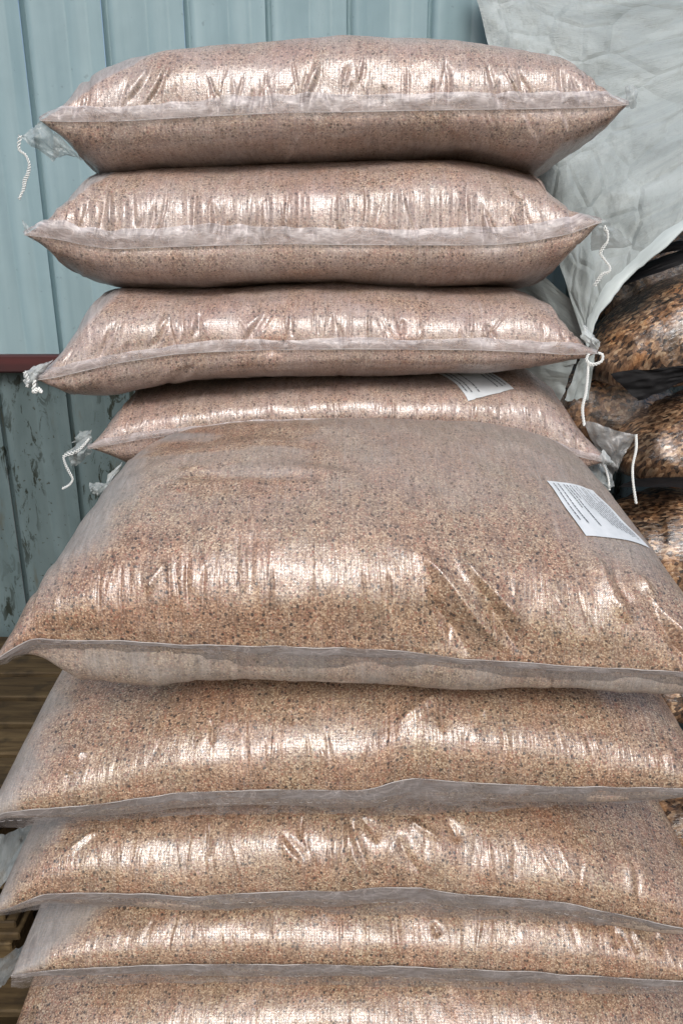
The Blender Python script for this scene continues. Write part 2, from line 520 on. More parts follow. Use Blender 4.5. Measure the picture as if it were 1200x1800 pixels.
t = NT("wood")
tc = t.n("ShaderNodeTexCoord").outputs["Object"]
rnd = t.n("ShaderNodeObjectInfo").outputs["Random"]
pv = t.n("ShaderNodeVectorMath", {0: tc, 1: t.n("ShaderNodeCombineXYZ", {0: t.math('MULTIPLY', rnd, 9.0), 1: rnd, 2: rnd}).outputs[0]}, operation='ADD').outputs[0]
g = t.noise(t.mapping(pv, (5, 60, 60)), 1.0, 5, .6, 0.6)
col = t.ramp(g, [(0.25, (0.026, 0.017, 0.008)), (0.5, (0.078, 0.052, 0.024)), (0.75, (0.135, 0.096, 0.046))])
col = t.mix(1.0, col, t.ramp(rnd, [(0.0, 0.65), (1.0, 1.15)]), 'MULTIPLY')
col = t.mix(t.math('MULTIPLY', t.ramp(t.noise(pv, 18, 4), [(0.52, 0.0), (0.66, 1.0)]), 0.7), col, (0.025, 0.018, 0.010))
t.bsdf(Base_Color=col, Roughness=0.75, Specular_IOR_Level=0.25, Normal=t.bump(g, 0.5, 0.003))

t = NT("concrete")
oc = t.n("ShaderNodeNewGeometry").outputs["Position"]
col = t.ramp(t.noise(oc, 6, 6, .65), [(0.3, (0.06, 0.052, 0.042)), (0.7, (0.16, 0.145, 0.12))])
t.bsdf(Base_Color=col, Roughness=0.85, Normal=t.bump(t.noise(oc, 60, 4), 0.5, 0.004))

t = NT("tarpaulin")
uv = t.n("ShaderNodeUVMap", uv_map="UVMap").outputs[0]
n1 = t.noise(t.mapping(uv, (2.5, 8, 1)), 1.0, 5, .6, .6, '2D')
n2 = t.noise(uv, 28, 5, .7, 0, '2D')
col = t.ramp(n1, [(0.28, (0.27, 0.308, 0.31)), (0.72, (0.42, 0.465, 0.465))])
col = t.mix(t.math('MULTIPLY', t.ramp(n2, [(0.5, 0.0), (0.7, 1.0)]), 0.35), col, (0.22, 0.24, 0.22))
wv, _ = weave_height(t, uv, 0.004)
h = t.math('ADD', t.math('ADD', t.math('MULTIPLY', t.noise(uv, 9, 3, .5, .2, '2D'), 0.008), t.math('ADD', t.math('MULTIPLY', t.ramp(t.n('ShaderNodeTexVoronoi', {'Vector': t.mapping(uv, (3.5, 6, 1), (0, 0, .5)), 'Scale': 1.6}, voronoi_dimensions='2D', feature='DISTANCE_TO_EDGE').outputs[0], [(0.0, 0.0), (0.12, 1.0)]), 0.004), t.math('MULTIPLY', t.noise(t.mapping(uv, (40, 260, 1)), 1.0, 3, .6, 0, '2D'), 0.002))), t.math('MULTIPLY', wv, 0.0001))
t.bsdf(Base_Color=col, Roughness=0.62, Specular_IOR_Level=0.2, Normal=t.bump(h, 0.75, 1.0))
t = NT("tarpaulin_hem")
uv = t.n("ShaderNodeUVMap", uv_map="UVMap").outputs[0]
t.bsdf(Base_Color=t.ramp(t.noise(t.mapping(uv, (3, 20, 1)), 1.0, 4, .6, 0, '2D'), [(0.3, (0.40, 0.46, 0.465)), (0.7, (0.56, 0.63, 0.635))]), Roughness=0.45)

# ------------------------------------------------------------------ floor and wall
def floor():
    n = 60
    u, v = np.meshgrid(np.linspace(-6, 6, n), np.linspace(-6, 6, n))
    P = np.stack([u, v, 0.004 * fbm(u, v, 3)], -1)
    o = mesh_obj("floor", P.reshape(-1, 3), grid_faces(n, n), M["concrete"])
    tag(o, kind="structure")


floor()

WALL_Y = 2.0
BEAM_TOP = float(at(0, 624, WALL_Y - .03)[2])
BEAM_BOT = float(at(0, 655, WALL_Y - .03)[2])


def panel_profile(w):
    """x, y (towards the room negative) of one wall sheet of width w, starting at its seam groove"""
    return [(0.0, 0.0), (0.002, 0.024), (0.013, 0.024), (0.016, -0.007), (0.030, -0.006), (0.046, -0.004), (0.052, 0.0),
            (0.100, 0.0), (0.103, 0.0025), (0.107, 0.0), (0.150, 0.0), (0.154, 0.003), (0.159, 0.0), (w - .003, 0.0), (w, -0.001)]


def wall():
    w = empty("sheet_metal_wall", (0, WALL_Y, 0), "pale teal ribbed sheet metal wall with a dark red rail, stained below, behind the sacks", "wall")
    W = 0.19
    xs = [-0.749 + W * k for k in range(-6, 12)]
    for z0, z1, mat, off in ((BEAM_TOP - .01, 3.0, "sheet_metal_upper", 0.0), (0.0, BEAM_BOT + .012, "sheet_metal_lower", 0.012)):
        pr = panel_profile(W)
        nz = 14
        for k, x0 in enumerate(xs):
            V = []
            for i in range(nz):
                z = z0 + (z1 - z0) * i / (nz - 1)
                for (a, b) in pr:
                    V.append((x0 + a + 0.0015 * math.sin(z * 3 + k), WALL_Y + off + b + 0.003 * math.sin(z * 2.3 + k * 1.7) * (0.2 + math.sin(math.pi * a / W)), z))
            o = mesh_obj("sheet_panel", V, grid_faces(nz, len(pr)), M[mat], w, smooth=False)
            if mat.endswith("lower"): o["label"] = "stained teal sheet panel, darkened by painted-in shade"
    V, Fq, T = box_arrays(0.3, WALL_Y - 0.012, (BEAM_TOP + BEAM_BOT) / 2, 4.4, 0.05, BEAM_TOP - BEAM_BOT, 0.004)
    me = bpy.data.meshes.new("rail"); me.from_pydata([(a, b - WALL_Y, c) for a, b, c in V], [], Fq + T); me.materials.append(M["red_steel"])
    link(bpy.data.objects.new("rail", me), w)["label"] = "dark red steel rail across the wall"


wall()


# ------------------------------------------------------------------ pallets
BOARDS = {}


def board(parent, sx, sy, sz, loc, rz=0.0, name="board"):
    k = (round(sx, 3), round(sy, 3), round(sz, 3))
    if k not in BOARDS: BOARDS[k] = box_mesh("board", sx, sy, sz, M["wood"], 0.003)
    o = bpy.data.objects.new(name, BOARDS[k])
    o.location = loc; o.rotation_euler = (0, 0, rz)
    return link(o, parent)


def pallet(loc, label, sx=1.2, sy=0.8, rz=0.0):
    p = empty("wooden_pallet", loc, label, "pallet", "wooden pallets under and beside the sacks")
    p.rotation_euler = (0, 0, rz)
    rr = random.Random(int(loc[2] * 1000) + 5)
    for j, y in enumerate(np.linspace(-sy / 2 + .05, sy / 2 - .05, 7)):
        board(p, sx, 0.095, 0.02, (rr.uniform(-.006, .006), y, 0.122), rr.uniform(-.006, .006))
    for x in (-sx / 2 + .06, 0, sx / 2 - .06):
        board(p, 0.095, sy, 0.02, (x, 0, 0.1005), name="stringer_board")
        for y in (-sy / 2 + .06, 0, sy / 2 - .06):
            board(p, 0.095, 0.095, 0.07, (x, y, 0.055), name="block")
    for y in (-sy / 2 + .06, 0, sy / 2 - .06):
        board(p, sx, 0.095, 0.018, (rr.uniform(-.01, .01), y, 0.0105), name="bottom_board")
    return p


pallet((-0.25, 1.15, 0.004), "wooden pallet whose deck shows low beside the bottom sacks", 1.5, 1.0)
for k, lab in enumerate(("lowest pallet of the dark wooden stack beside the wall", "second lowest pallet of the dark wooden stack beside the wall",
                         "second highest pallet of the dark wooden stack beside the wall", "topmost pallet of the dark wooden stack beside the wall")):
    pallet((-1.32 + 0.01 * (k % 2), 1.55, 0.004 + 0.1345 * k), lab, 1.3 - 0.6 * 0, 0.78 if k else 0.7)


# ------------------------------------------------------------------ sacks of millet
def arc(P):
    d = np.linalg.norm(np.diff(P, axis=0), axis=2)
    return np.vstack([np.zeros((1, P.shape[1])), np.cumsum(d, 0)])


def normals(P):
    a = np.gradient(P, axis=0); b = np.gradient(P, axis=1)
    n = np.cross(b, a)
    n /= np.linalg.norm(n, axis=2, keepdims=True) + 1e-9
    return n


def stroke_field(px, py, strokes):
    """relief in metres from creases given by their end points in the picture"""
    D = np.zeros_like(px)
    for (x0, y0, x1, y1, w, dep, kind) in strokes:
        m = 4 * w + 6
        sel = (px > min(x0, x1) - m) & (px < max(x0, x1) + m) & (py > min(y0, y1) - m) & (py < max(y0, y1) + m)
        if not sel.any(): continue
        X = px[sel]; Y = py[sel]
        L = math.hypot(x1 - x0, y1 - y0) + 1e-6
        tx, ty = (x1 - x0) / L, (y1 - y0) / L
        al = ((X - x0) * tx + (Y - y0) * ty) / L
        d = -(X - x0) * ty + (Y - y0) * tx
        d = d + w * 0.35 * np.sin(al * 5 + x0)
        ww = w * (0.55 + 0.6 * np.sin(np.pi * np.clip(al, 0, 1)))
        win = sstep(-0.12, 0.22, al) * (1 - sstep(0.7, 1.1, al))
        q = d / ww
        if kind == 'v': f = -np.exp(-np.abs(q) ** 1.4)
        elif kind == 'r': f = np.exp(-np.abs(q) ** 1.5)
        else: f = q * np.exp(-q * q * 0.8) * 1.4
        D[sel] += dep * win * f
    return D


def make_sack(name, label, seam, Yf, mat, NC=540, eyb=None, top=None, bot=None, Ht=0.1, Hb=0.08, depth=0.5, back=(0, 0, 0), back_narrow=(0.0, 0.0),
              ey=0.85, ez=0.62, seed=0, strokes=(), rand=None, corr=None, gapfn=None, lump=0.0045, rows=(112, 26, 50, 14), sharp=0.7, group="clear sacks of millet in the two stacked columns"):
    """seam: picture line of the front seam.  top / bot: picture outlines, or heights Ht / Hb."""
    seam = np.array(seam, float)
    s = np.linspace(0, 1, NC)
    s = s - 0.035 * np.sin(2 * np.pi * s) * 0 
    px = seam[0, 0] + (seam[-1, 0] - seam[0, 0]) * s
    py = poly(seam, px)
    k = np.ones(5) / 5
    pys = np.convolve(np.pad(py, 8, mode='edge'), np.ones(17) / 17, mode='valid')
    py = pys
    Yl = Yf if np.isscalar(Yf) else np.interp(s, [0, 1], Yf)
    Fr = at(px, py, Yl)
    end = np.minimum(s, 1 - s)
    e = np.minimum(1, end / 0.16) ** 0.7
    Bk = Fr.copy()
    Bk[:, 1] += depth
    Bk += np.array(back)[None, :] * 1.0
    Bk[:, 0] = Bk[:, 0] + back_narrow[0] * (1 - s) - back_narrow[1] * s
    # back seam is straighter
    Bk[:, 2] = Bk[:, 2] * 0.0 + np.interp(s, [0, 1], [Fr[:40, 2].mean(), Fr[-40:, 2].mean()]) * 0.3 + Fr[:, 2].mean() * 0.7 + back[2]
    Yc = Yl + 0.11 * e
    if top is not None and bot is not None:
        sc = (Yl) / Yc
        pc = 600 + (px - 600) * (sc * e + (1 - e))
        zt = at(pc, np.convolve(np.pad(poly(top, pc), 6, mode='edge'), np.ones(13) / 13, mode='valid'), Yc)[:, 2]
        zb = at(pc, np.convolve(np.pad(poly(bot, pc), 6, mode='edge'), np.ones(13) / 13, mode='valid'), Yc)[:, 2]
        ht = np.maximum(zt - Fr[:, 2], 0.0005) * 1.0 - 0.002 * e
        hb = np.maximum(Fr[:, 2] - zb, 0.0005) * 1.0 - 0.002 * e
        ht[0] = ht[-1] = hb[0] = hb[-1] = 0.0005
    else:
        x = np.abs(2 * s - 1)
        g = (1 - x ** 3.6) ** sharp
        ht = Ht * g + .0005
        hb = Hb * g + .0005
    nt1, nt2, nb1, nb2 = rows

    def half(h, n1, n2, sign, ey=ey):
        if sign < 0: ey = eyb or ey
        # theta from 0 (front seam) to pi (back seam), denser in front
        th = np.concatenate([np.linspace(0, 1, n1, endpoint=False) ** 1.15 * (np.pi * 0.62), np.linspace(np.pi * 0.62, np.pi, n2)])
        c = np.cos(th); sn = np.sin(th)
        f = 0.5 - 0.5 * np.sign(c) * np.abs(c) ** ey
        z = np.abs(sn) ** ez
        z[-1] = 0
        P = Fr[None] * (1 - f)[:, None, None] + Bk[None] * f[:, None, None]
        P[..., 2] += sign * z[:, None] * h[None, :]
        return P
    if top is not None or bot is not None:
        ker = np.hanning(23); ker /= ker.sum()
        for it in range(9):
            for sign in (1, -1):
                if (top if sign > 0 else bot) is None: continue
                h = ht if sign > 0 else hb
                P = half(h, 44, 12, sign)
                qx, qy = proj(P)
                okr = P[..., 1] < (np.broadcast_to(Yl, (NC,)) + 0.13)[None]
                row = np.argmin(np.where(okr, qy, 1e6), 0) if sign > 0 else np.argmax(np.where(okr, qy, -1e6), 0)
                cx = np.take_along_axis(qx, row[None], 0)[0]; cy = np.take_along_axis(qy, row[None], 0)[0]
                tgt = poly(top if sign > 0 else bot, cx)
                dist = np.take_along_axis(P[..., 1], row[None], 0)[0] * 1.02
                dh = (cy - tgt) / F * dist * sign * 0.8
                h = h + np.convolve(np.pad(dh, 11, mode='edge'), ker, mode='valid')
                h = np.maximum(h, 0.0005); h[0] = h[-1] = .0005
                h = np.minimum(h, 0.004 + 1.25 * np.minimum(end, .5) * (px[-1] - px[0]) / F * np.mean(Yl))
                if sign > 0: ht = h
                else: hb = h
    T = half(ht, nt1, nt2, 1)
    B = half(hb, nb1, nb2, -1)
    # plumpness of the plan: sides bow
    out = []
    for P, sign in ((T, 1), (B, -1)):
        W = arc(P)
        N = normals(P) * (1 if sign > 0 else -1)
        qx, qy = proj(P)
        Sg = np.broadcast_to(s[None], W.shape)
        env = sstep(0.0, 0.02, W) * sstep(0, 0.02, Sg) * sstep(0, 0.02, 1 - Sg)
        X = P[..., 0]
        D = lump * fbm(X * 8 + seed, W * 12 + sign * 3, seed + (0 if sign > 0 else 50), 3) * env
        D += 1.5 * lump * vnoise(X * 4.3 + seed * 1.7, W * 7 + seed, seed + 80) * sstep(0, .07, W) * sstep(0, 0.08, Sg) * sstep(0, 0.08, 1 - Sg)
        D += 0.0012 * fbm(X * 40 + seed, W * 22, seed + 9, 2) * env
        if sign > 0:
            if corr:
                for (xa, xb, per, amp, wa, wb) in corr:
                    win = sstep(xa - 25, xa + 25, qx) * (1 - sstep(xb - 25, xb + 25, qx)) * sstep(wa, wa + .015, W) * (1 - sstep(wb - .03, wb, W))
                    D += amp * win * np.sin(2 * np.pi * (qx + 7 * vnoise(qx / 45, qx * 0, seed)) / per) * (0.6 + 0.6 * vnoise(qx / 33, qx * 0, seed + 4))
            st = [q for q in strokes if q[1] is not None and not q[6].startswith('b')]
        else:
            st = [tuple(q[:6]) + (q[6][1:],) for q in strokes if q[6].startswith('b')]
        rr = random.Random(seed * 31 + (1 if sign > 0 else 2))
        if rand:
            n, wlo, whi, dlo, dhi, wmin, wmax, lean = rand if sign > 0 else (int(rand[0] * .45), rand[1], rand[2], rand[3] * .6, rand[4] * .6, rand[5], rand[6], rand[7])
            x_lo, x_hi = px[0], px[-1]
            for _ in range(n):
                xx = rr.uniform(x_lo + 12, x_hi - 12)
                y0 = float(poly(np.stack([px, py], 1), xx))
                ppm = F / (float(np.mean(Yl)) + .05)
                base = rr.uniform(0.0, 0.03) * ppm
                ln = rr.uniform(0.02, 0.095) * ppm * (1 if sign > 0 else 0.7)
                sg = -1 if sign > 0 else 1
                lx = rr.gauss(0, lean) * ln + (0.25 * ln * (1 if xx < 300 else (-1 if xx > 900 else 0))) * (1 if sign > 0 else -1)
                ww = rr.uniform(wmin, wmax); dd = rr.uniform(dlo, dhi)
                st.append((xx, y0 + sg * base, xx + lx, y0 + sg * (base + ln), ww, dd, rr.choice(['v', 'v', 'f', 'v', 'r'])))
        D += stroke_field(qx, qy, st) * sstep(0.0, 0.012, W)
        P2 = P + N * D[..., None]
        out.append((P2, W, N, qx, qy))
    (T2, WT, NTm, qx, qy), (B2, WB, NB, bx, by) = out
    loc = (float(Fr[:, 0].mean()), float(np.mean(Yl) + depth / 2), float(Fr[:, 2].mean() - np.max(hb)))
    root = empty(name, loc, label, "sack", group)
    nr = T2.shape[0]
    V = np.vstack([T2.reshape(-1, 3), B2[1:].reshape(-1, 3)])
    Ft = grid_faces(nr, NC)[:, ::-1]
    nbm = B2.shape[0] - 1
    Fb = grid_faces(nbm, NC) + nr * NC
    c = np.arange(NC - 1)
    Fj = np.stack([c, c + 1, nr * NC + c + 1, nr * NC + c], -1)
    Fe = np.stack([(nr - 1) * NC + c + 1, (nr - 1) * NC + c, nr * NC + (nbm - 1) * NC + c, nr * NC + (nbm - 1) * NC + c + 1], -1)
    uvT = np.stack([T2[..., 0], WT + 1.0], -1).reshape(-1, 2)
    uvB = np.stack([B2[1:, :, 0], 1.0 - WB[1:]], -1).reshape(-1, 2)
    gap = np.zeros(len(V))
    if gapfn:
        gt = gapfn(qx, qy, WT, 1); gb = gapfn(bx, by, WB, -1)
        gap = np.concatenate([gt.reshape(-1), gb[1:].reshape(-1)])
    mesh_obj("body", V, np.vstack([Ft, Fb, Fj, Fe]), M[mat], root, uv=np.vstack([uvT, uvB]), attrs={"film_gap": np.clip(gap, 0, 1)})
    print(label[:30], 'ht', round(float(ht.max()), 3), 'hb', round(float(hb.max()), 3))
    return dict(root=root, T=T2, WT=WT, N=NTm, B=B2, WB=WB, NB=NB, Fr=Fr, px=px, py=py, s=s, V=V, F=np.vstack([Ft, Fb]))


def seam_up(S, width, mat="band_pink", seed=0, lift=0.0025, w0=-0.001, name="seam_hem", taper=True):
    """hem folded up against the upper face of the sack"""
    n, k = len(S["s"]), 9
    rows = []
    wid = width * (1 + 0.18 * vnoise(S["s"] * 9, S["s"] * 0, seed) + 0.1 * vnoise(S["s"] * 40, S["s"] * 0, seed + 1))
    if taper: wid = wid * np.minimum(1, np.minimum(S["s"], 1 - S["s"]) / 0.05 + 0.35)
    for j in range(k):
        f = j / (k - 1)
        w = w0 + (wid - w0) * f
        P = np.empty((n, 3)); Nn = np.empty((n, 3))
        for c in range(n):
            wc = max(w[c], 0)
            for q in range(3):
                P[c, q] = np.interp(wc, S["WT"][:, c], S["T"][:, c, q]); Nn[c, q] = np.interp(wc, S["WT"][:, c], S["N"][:, c, q])
        off = lift + 0.003 * math.sin(math.pi * f) + 0.002 * f * vnoise(S["s"] * 30, S["s"] * 0 + f, seed + 2)
        P += Nn * off[:, None] if not np.isscalar(off) else Nn * off
        P[:, 1] -= 0.002 * (1 - f) ** 3
        P[:, 2] += np.minimum(w, 0)
        rows.append(P)
    P = np.array(rows)
    # fold back underneath to give the hem its thickness
    uu = np.broadcast_to(S["Fr"][:, 0][None], P.shape[:2]); vv = np.broadcast_to(np.linspace(0, width, k)[:, None], P.shape[:2])
    o = mesh_obj(name, P.reshape(-1, 3), grid_faces(k, n), M[mat], S["root"], uv=np.stack([uu, vv], -1).reshape(-1, 2))
    # the bright folded edge
    v, f, _, _ = tube_arrays(P[0] + np.array([0, -.0004, 0]), 0.0007, 5)
    mesh_obj("folded_edge", v, f, M["fold_line"], o)
    return o


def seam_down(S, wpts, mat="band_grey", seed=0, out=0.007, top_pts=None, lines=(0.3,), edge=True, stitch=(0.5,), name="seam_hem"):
    """hem hanging from the seam in front of the lower face; wpts: picture line of its lower edge"""
    n, k = len(S["s"]), 9
    top = S["Fr"].copy()
    ylow = poly(wpts, S["px"])
    rows = []
    q = S['px']
    ylow = ylow + 2.6 * fbm(q / 42, q * 0, seed + 20) + 1.8 * vnoise(q / 13, q * 0, seed + 21)
    yup = S['py'] + 2.2 * fbm(q / 55, q * 0 + 3, seed + 22) - 1.0
    for j in range(k):
        f = j / (k - 1)
        yy = yup + (ylow - yup) * f
        dy = out * (0.6 + 0.4 * f) + 0.005 * f * vnoise(S["s"] * 14, S["s"] * 0 + .5, seed) + 0.0025 * f * vnoise(S["s"] * 45, S["s"] * 0 + f, seed + 1)
        P = at(S["px"], yy, top[:, 1] - dy + 0.010 * f * f)
        rows.append(P)
    P = np.array(rows)
    uu = np.broadcast_to(S["Fr"][:, 0][None], P.shape[:2]); vv = np.broadcast_to(np.linspace(0, .04, k)[:, None], P.shape[:2])
    o = mesh_obj(name, P.reshape(-1, 3), grid_faces(k, n), M[mat], S["root"], uv=np.stack([uu, vv], -1).reshape(-1, 2))
    if edge:
        v, f, _, _ = tube_arrays(P[0] + np.array([0, -.0008, .0006]), 0.0008, 5)
        mesh_obj("folded_edge", v, f, M["fold_line"], o)
    V = []; Fs = []; off = 0
    rr = random.Random(seed)
    for fr in stitch:
        L = P[int(fr * (k - 1))]
        step = 7
        for i in range(6, n - 8, step):
            if rr.random() < .45 or vnoise(np.array([i / 45.]), np.array([fr]), seed)[0] < 0: continue
            C = np.array([L[i], (L[i] + L[i + 4]) / 2 + [0, -.0012, .0004], L[i + 4]]) + np.array([0, -.0012, 0])
            v, f, _, _ = tube_arrays(C, 0.00032, 4, off); V.append(v); Fs.append(f); off += len(v)
    if V:
        q = mesh_obj("stitching", np.vstack(V), np.vstack(Fs), M["fold_line"], o)
        q["kind"] = "stuff"
    return o


def surface_bvh(S):
    return BVHTree.FromPolygons([tuple(v) for v in S["V"]], [tuple(int(i) for i in f) for f in S["F"]])


def sticker(S, c4, lines_a, lines_b, name="label_sticker"):
    """paper label stuck on the sack; c4: its four corners where they show"""
    bv = surface_bvh(S)
    eye = Vector((0, 0, EYE))

    def hit(p):
        d = (Vector(at(p[0], p[1], 1.0)) - eye).normalized()
        h = bv.ray_cast(eye, d)
        return h[0]
    c = [hit(p) for p in c4[:4]]
    if len(c4) > 4:      # upper edge lies out of sight under the sack above
        k_ = c4[4]
        c[0] = c[1] + (c[0] - c[1]) * k_; c[3] = c[2] + (c[3] - c[2]) * k_
    n = 24

    def pt(u, v, off):
        p = c[0] * (1 - u) * (1 - v) + c[1] * u * (1 - v) + c[2] * u * v + c[3] * (1 - u) * v
        p = p + Vector((0, -0.03, 0.06))
        h = bv.ray_cast(p, Vector((0, 0.4, -0.9)).normalized())
        if h[0] is None: h = bv.find_nearest(p)
        return h[0] + Vector((0, -.35, .93)) * off
    V = [pt(i / (n - 1), j / (n - 1), 0.0022) for j in range(n) for i in range(n)]
    o = mesh_obj(name, [tuple(v) for v in V], grid_faces(n, n), M["paper"], S["root"])
    pv = []; pf = []
    rr = random.Random(4)
    for (v, u0, u1, th) in lines_a + lines_b:
        u = u0
        while u < u1:
            w = rr.uniform(.018, .06)
            ue = min(u + w, u1)
            k = len(pv)
            for (a, b) in ((u, v), (ue, v), (ue, v + th), (u, v + th)):
                pv.append(tuple(pt(a, b, 0.0030)))
            pf.append((k, k + 1, k + 2, k + 3))
            u = ue + rr.uniform(.006, .014)
    if pf:
        q = mesh_obj("printed_text", pv, pf, M["print"], o)
        q["kind"] = "stuff"
    return o


# ---- the upper, rear column ------------------------------------------------
def gap_up(tipx, tipy, shx, shy, wid, low, seed):
    """a strip of empty film along the left shoulder; the lower face a little milkier"""
    def fn(qx, qy, W, sign):
        if sign < 0: return low * sstep(0.02, 0.09, W) + 0.12 * fbm(qx / 50, qy / 30, seed)
        xl = np.interp(qy, [shy, (shy + tipy) / 2, tipy], [shx, shx * .42 + tipx * .58, tipx])
        return 0.7 * (1 - sstep(wid * .4, wid * 1.3, qx - xl + 4 * fbm(qx / 40, qy / 30, seed))) * (1 - sstep(tipy - 12, tipy, qy))
    return fn


s1 = make_sack("millet_sack", "topmost clear sack of millet, its hem end drooping at left with a loose thread", 
    [(72, 212), (120, 214), (210, 213), (350, 205), (500, 198), (600, 197), (800, 193), (900, 192), (1000, 190), (1060, 188), (1102, 184)], 1.33, "millet_pink",
    top=[(72, 211), (100, 185), (140, 158), (180, 132), (235, 108), (300, 88), (400, 74), (600, 64), (800, 68), (900, 80), (985, 100), (1030, 130), (1070, 155), (1102, 183)],
    bot=[(72, 213), (110, 250), (150, 285), (180, 302), (200, 308), (300, 300), (400, 296), (600, 288), (650, 282), (740, 280), (810, 276), (850, 284), (900, 297), (945, 304), (1000, 275), (1050, 235), (1102, 186)],
    seed=1, gapfn=gap_up(72, 212, 260, 98, 12, .30, 1), strokes=[(612, 110, 600, 170, 5, .004, 'v'), (640, 100, 628, 150, 4, .003, 'f'), (785, 110, 788, 180, 5, .004, 'v'), (850, 110, 880, 205, 6, .004, 'f'), (985, 120, 986, 180, 5, .005, 'v'),
                     (915, 130, 935, 180, 5, .0035, 'v'), (270, 110, 215, 190, 6, .004, 'f'), (300, 110, 250, 190, 5, .004, 'f'), (1000, 140, 1020, 190, 5, .004, 'f'), (470, 125, 455, 175, 4, .003, 'v'), (560, 110, 540, 190, 7, .004, 'f'),
                     (860, 200, 880, 270, 4, .0025, 'bf'), (920, 200, 945, 250, 5, .003, 'bf'), (985, 195, 1000, 240, 4, .003, 'bf'), (430, 210, 440, 280, 4, .002, 'br'), (500, 290, 530, 240, 5, .003, 'br'), (765, 200, 775, 265, 4, .002, 'br'), (805, 276, 790, 230, 5, .003, 'bv')],
    rand=(62, 0, 0, .0008, .0042, 1.8, 4.0, 0.20))
seam_up(s1, 0.026, seed=1)
s2 = make_sack("millet_sack", "second sack from the top, tightly gathered along its hem, pointed tip at left", 
    [(45, 412), (100, 419), (160, 432), (200, 437), (300, 433), (400, 430), (500, 428), (700, 430), (860, 430), (930, 424), (1000, 410), (1055, 389)], 1.31, "millet_pink",
    top=[(45, 411), (70, 386), (100, 354), (140, 326), (180, 307), (200, 304), (300, 297), (600, 288), (800, 286), (900, 298), (960, 312), (1000, 336), (1035, 362), (1055, 388)],
    bot=[(45, 414), (80, 440), (120, 465), (170, 490), (210, 500), (300, 503), (400, 502), (600, 498), (800, 500), (900, 502), (940, 497), (980, 478), (1020, 440), (1055, 391)],
    seed=2, gapfn=gap_up(45, 412, 200, 302, 9, .30, 2), strokes=[(895, 315, 920, 350, 6, .005, 'v'), (918, 345, 928, 410, 5, .004, 'v'), (1000, 360, 1008, 410, 7, .007, 'v'), (375, 355, 370, 410, 5, .005, 'f'), (235, 350, 240, 410, 4, .004, 'v'), (820, 320, 822, 400, 4, .003, 'v'),
                     (850, 370, 870, 420, 4, .004, 'f'), (270, 360, 265, 410, 5, .004, 'v'), (195, 330, 200, 400, 4, .003, 'f'), (215, 435, 222, 470, 6, .003, 'br'), (640, 330, 640, 390, 4, .003, 'f')],
    rand=(48, 0, 0, .0006, .0038, 1.8, 4.0, 0.10), corr=[(120, 900, 23, .0017, .016, .10)])
seam_up(s2, 0.030, seed=2)
s3 = make_sack("millet_sack", "third sack from the top, with a knotted white thread end at its left corner", 
    [(62, 667), (100, 662), (150, 650), (200, 638), (300, 622), (350, 618), (450, 614), (600, 612), (800, 613), (900, 616), (1000, 622), (1047, 620)], 1.27, "millet_pink",
    top=[(62, 664), (90, 615), (120, 580), (150, 550), (180, 524), (210, 510), (300, 507), (600, 504), (900, 509), (940, 524), (980, 552), (1020, 582), (1047, 610)],
    bot=[(62, 672), (100, 687), (150, 693), (200, 691), (240, 686), (300, 678), (400, 668), (470, 662), (600, 660), (750, 662), (850, 660), (900, 653), (960, 643), (1010, 633), (1047, 624)],
    seed=3, gapfn=gap_up(62, 664, 205, 510, 18, .42, 3), strokes=[(355, 545, 335, 590, 6, .004, 'f'), (460, 550, 430, 600, 7, .004, 'f'), (705, 560, 710, 590, 5, .005, 'v'), (850, 570, 870, 600, 6, .005, 'f'), (985, 575, 990, 600, 3, .004, 'v'), (1008, 585, 1010, 605, 3, .004, 'v'),
                     (300, 560, 260, 610, 6, .004, 'f'), (585, 550, 590, 600, 4, .003, 'v'), (270, 680, 320, 635, 7, .003, 'br'), (290, 690, 350, 640, 6, .003, 'bf'), (140, 690, 120, 670, 5, .003, 'br'), (480, 620, 470, 655, 4, .003, 'br')],
    rand=(48, 0, 0, .0006, .0036, 1.8, 4.2, 0.26))
seam_up(s3, 0.016, seed=3)
s4 = make_sack("millet_sack", "fourth sack from the top, behind the big front sack, white label under the sack above",
    [(156, 788), (200, 779), (250, 770), (400, 750), (600, 744), (800, 752), (950, 776), (1020, 802), (1068, 812)], 1.29, "millet_pink",
    top=[(156, 784), (180, 746), (215, 711), (240, 692), (300, 683), (470, 667), (600, 665), (900, 661), (935, 669), (980, 700), (1020, 740), (1050, 775), (1068, 808)],
    bot=[(156, 792), (180, 805), (205, 810), (300, 828), (900, 848), (1040, 834), (1068, 816)],
    seed=4, strokes=[(1015, 760, 1018, 810, 5, .004, 'v'), (480, 690, 478, 740, 5, .003, 'f'), (860, 720, 862, 760, 4, .003, 'v'), (960, 730, 968, 780, 5, .003, 'v')],
    rand=(60, 0, 0, .0005, .0022, 1.6, 4.0, 0.2), corr=[(300, 620, 21, .0013, .05, .17)])
seam_up(s4, 0.010, seed=4)

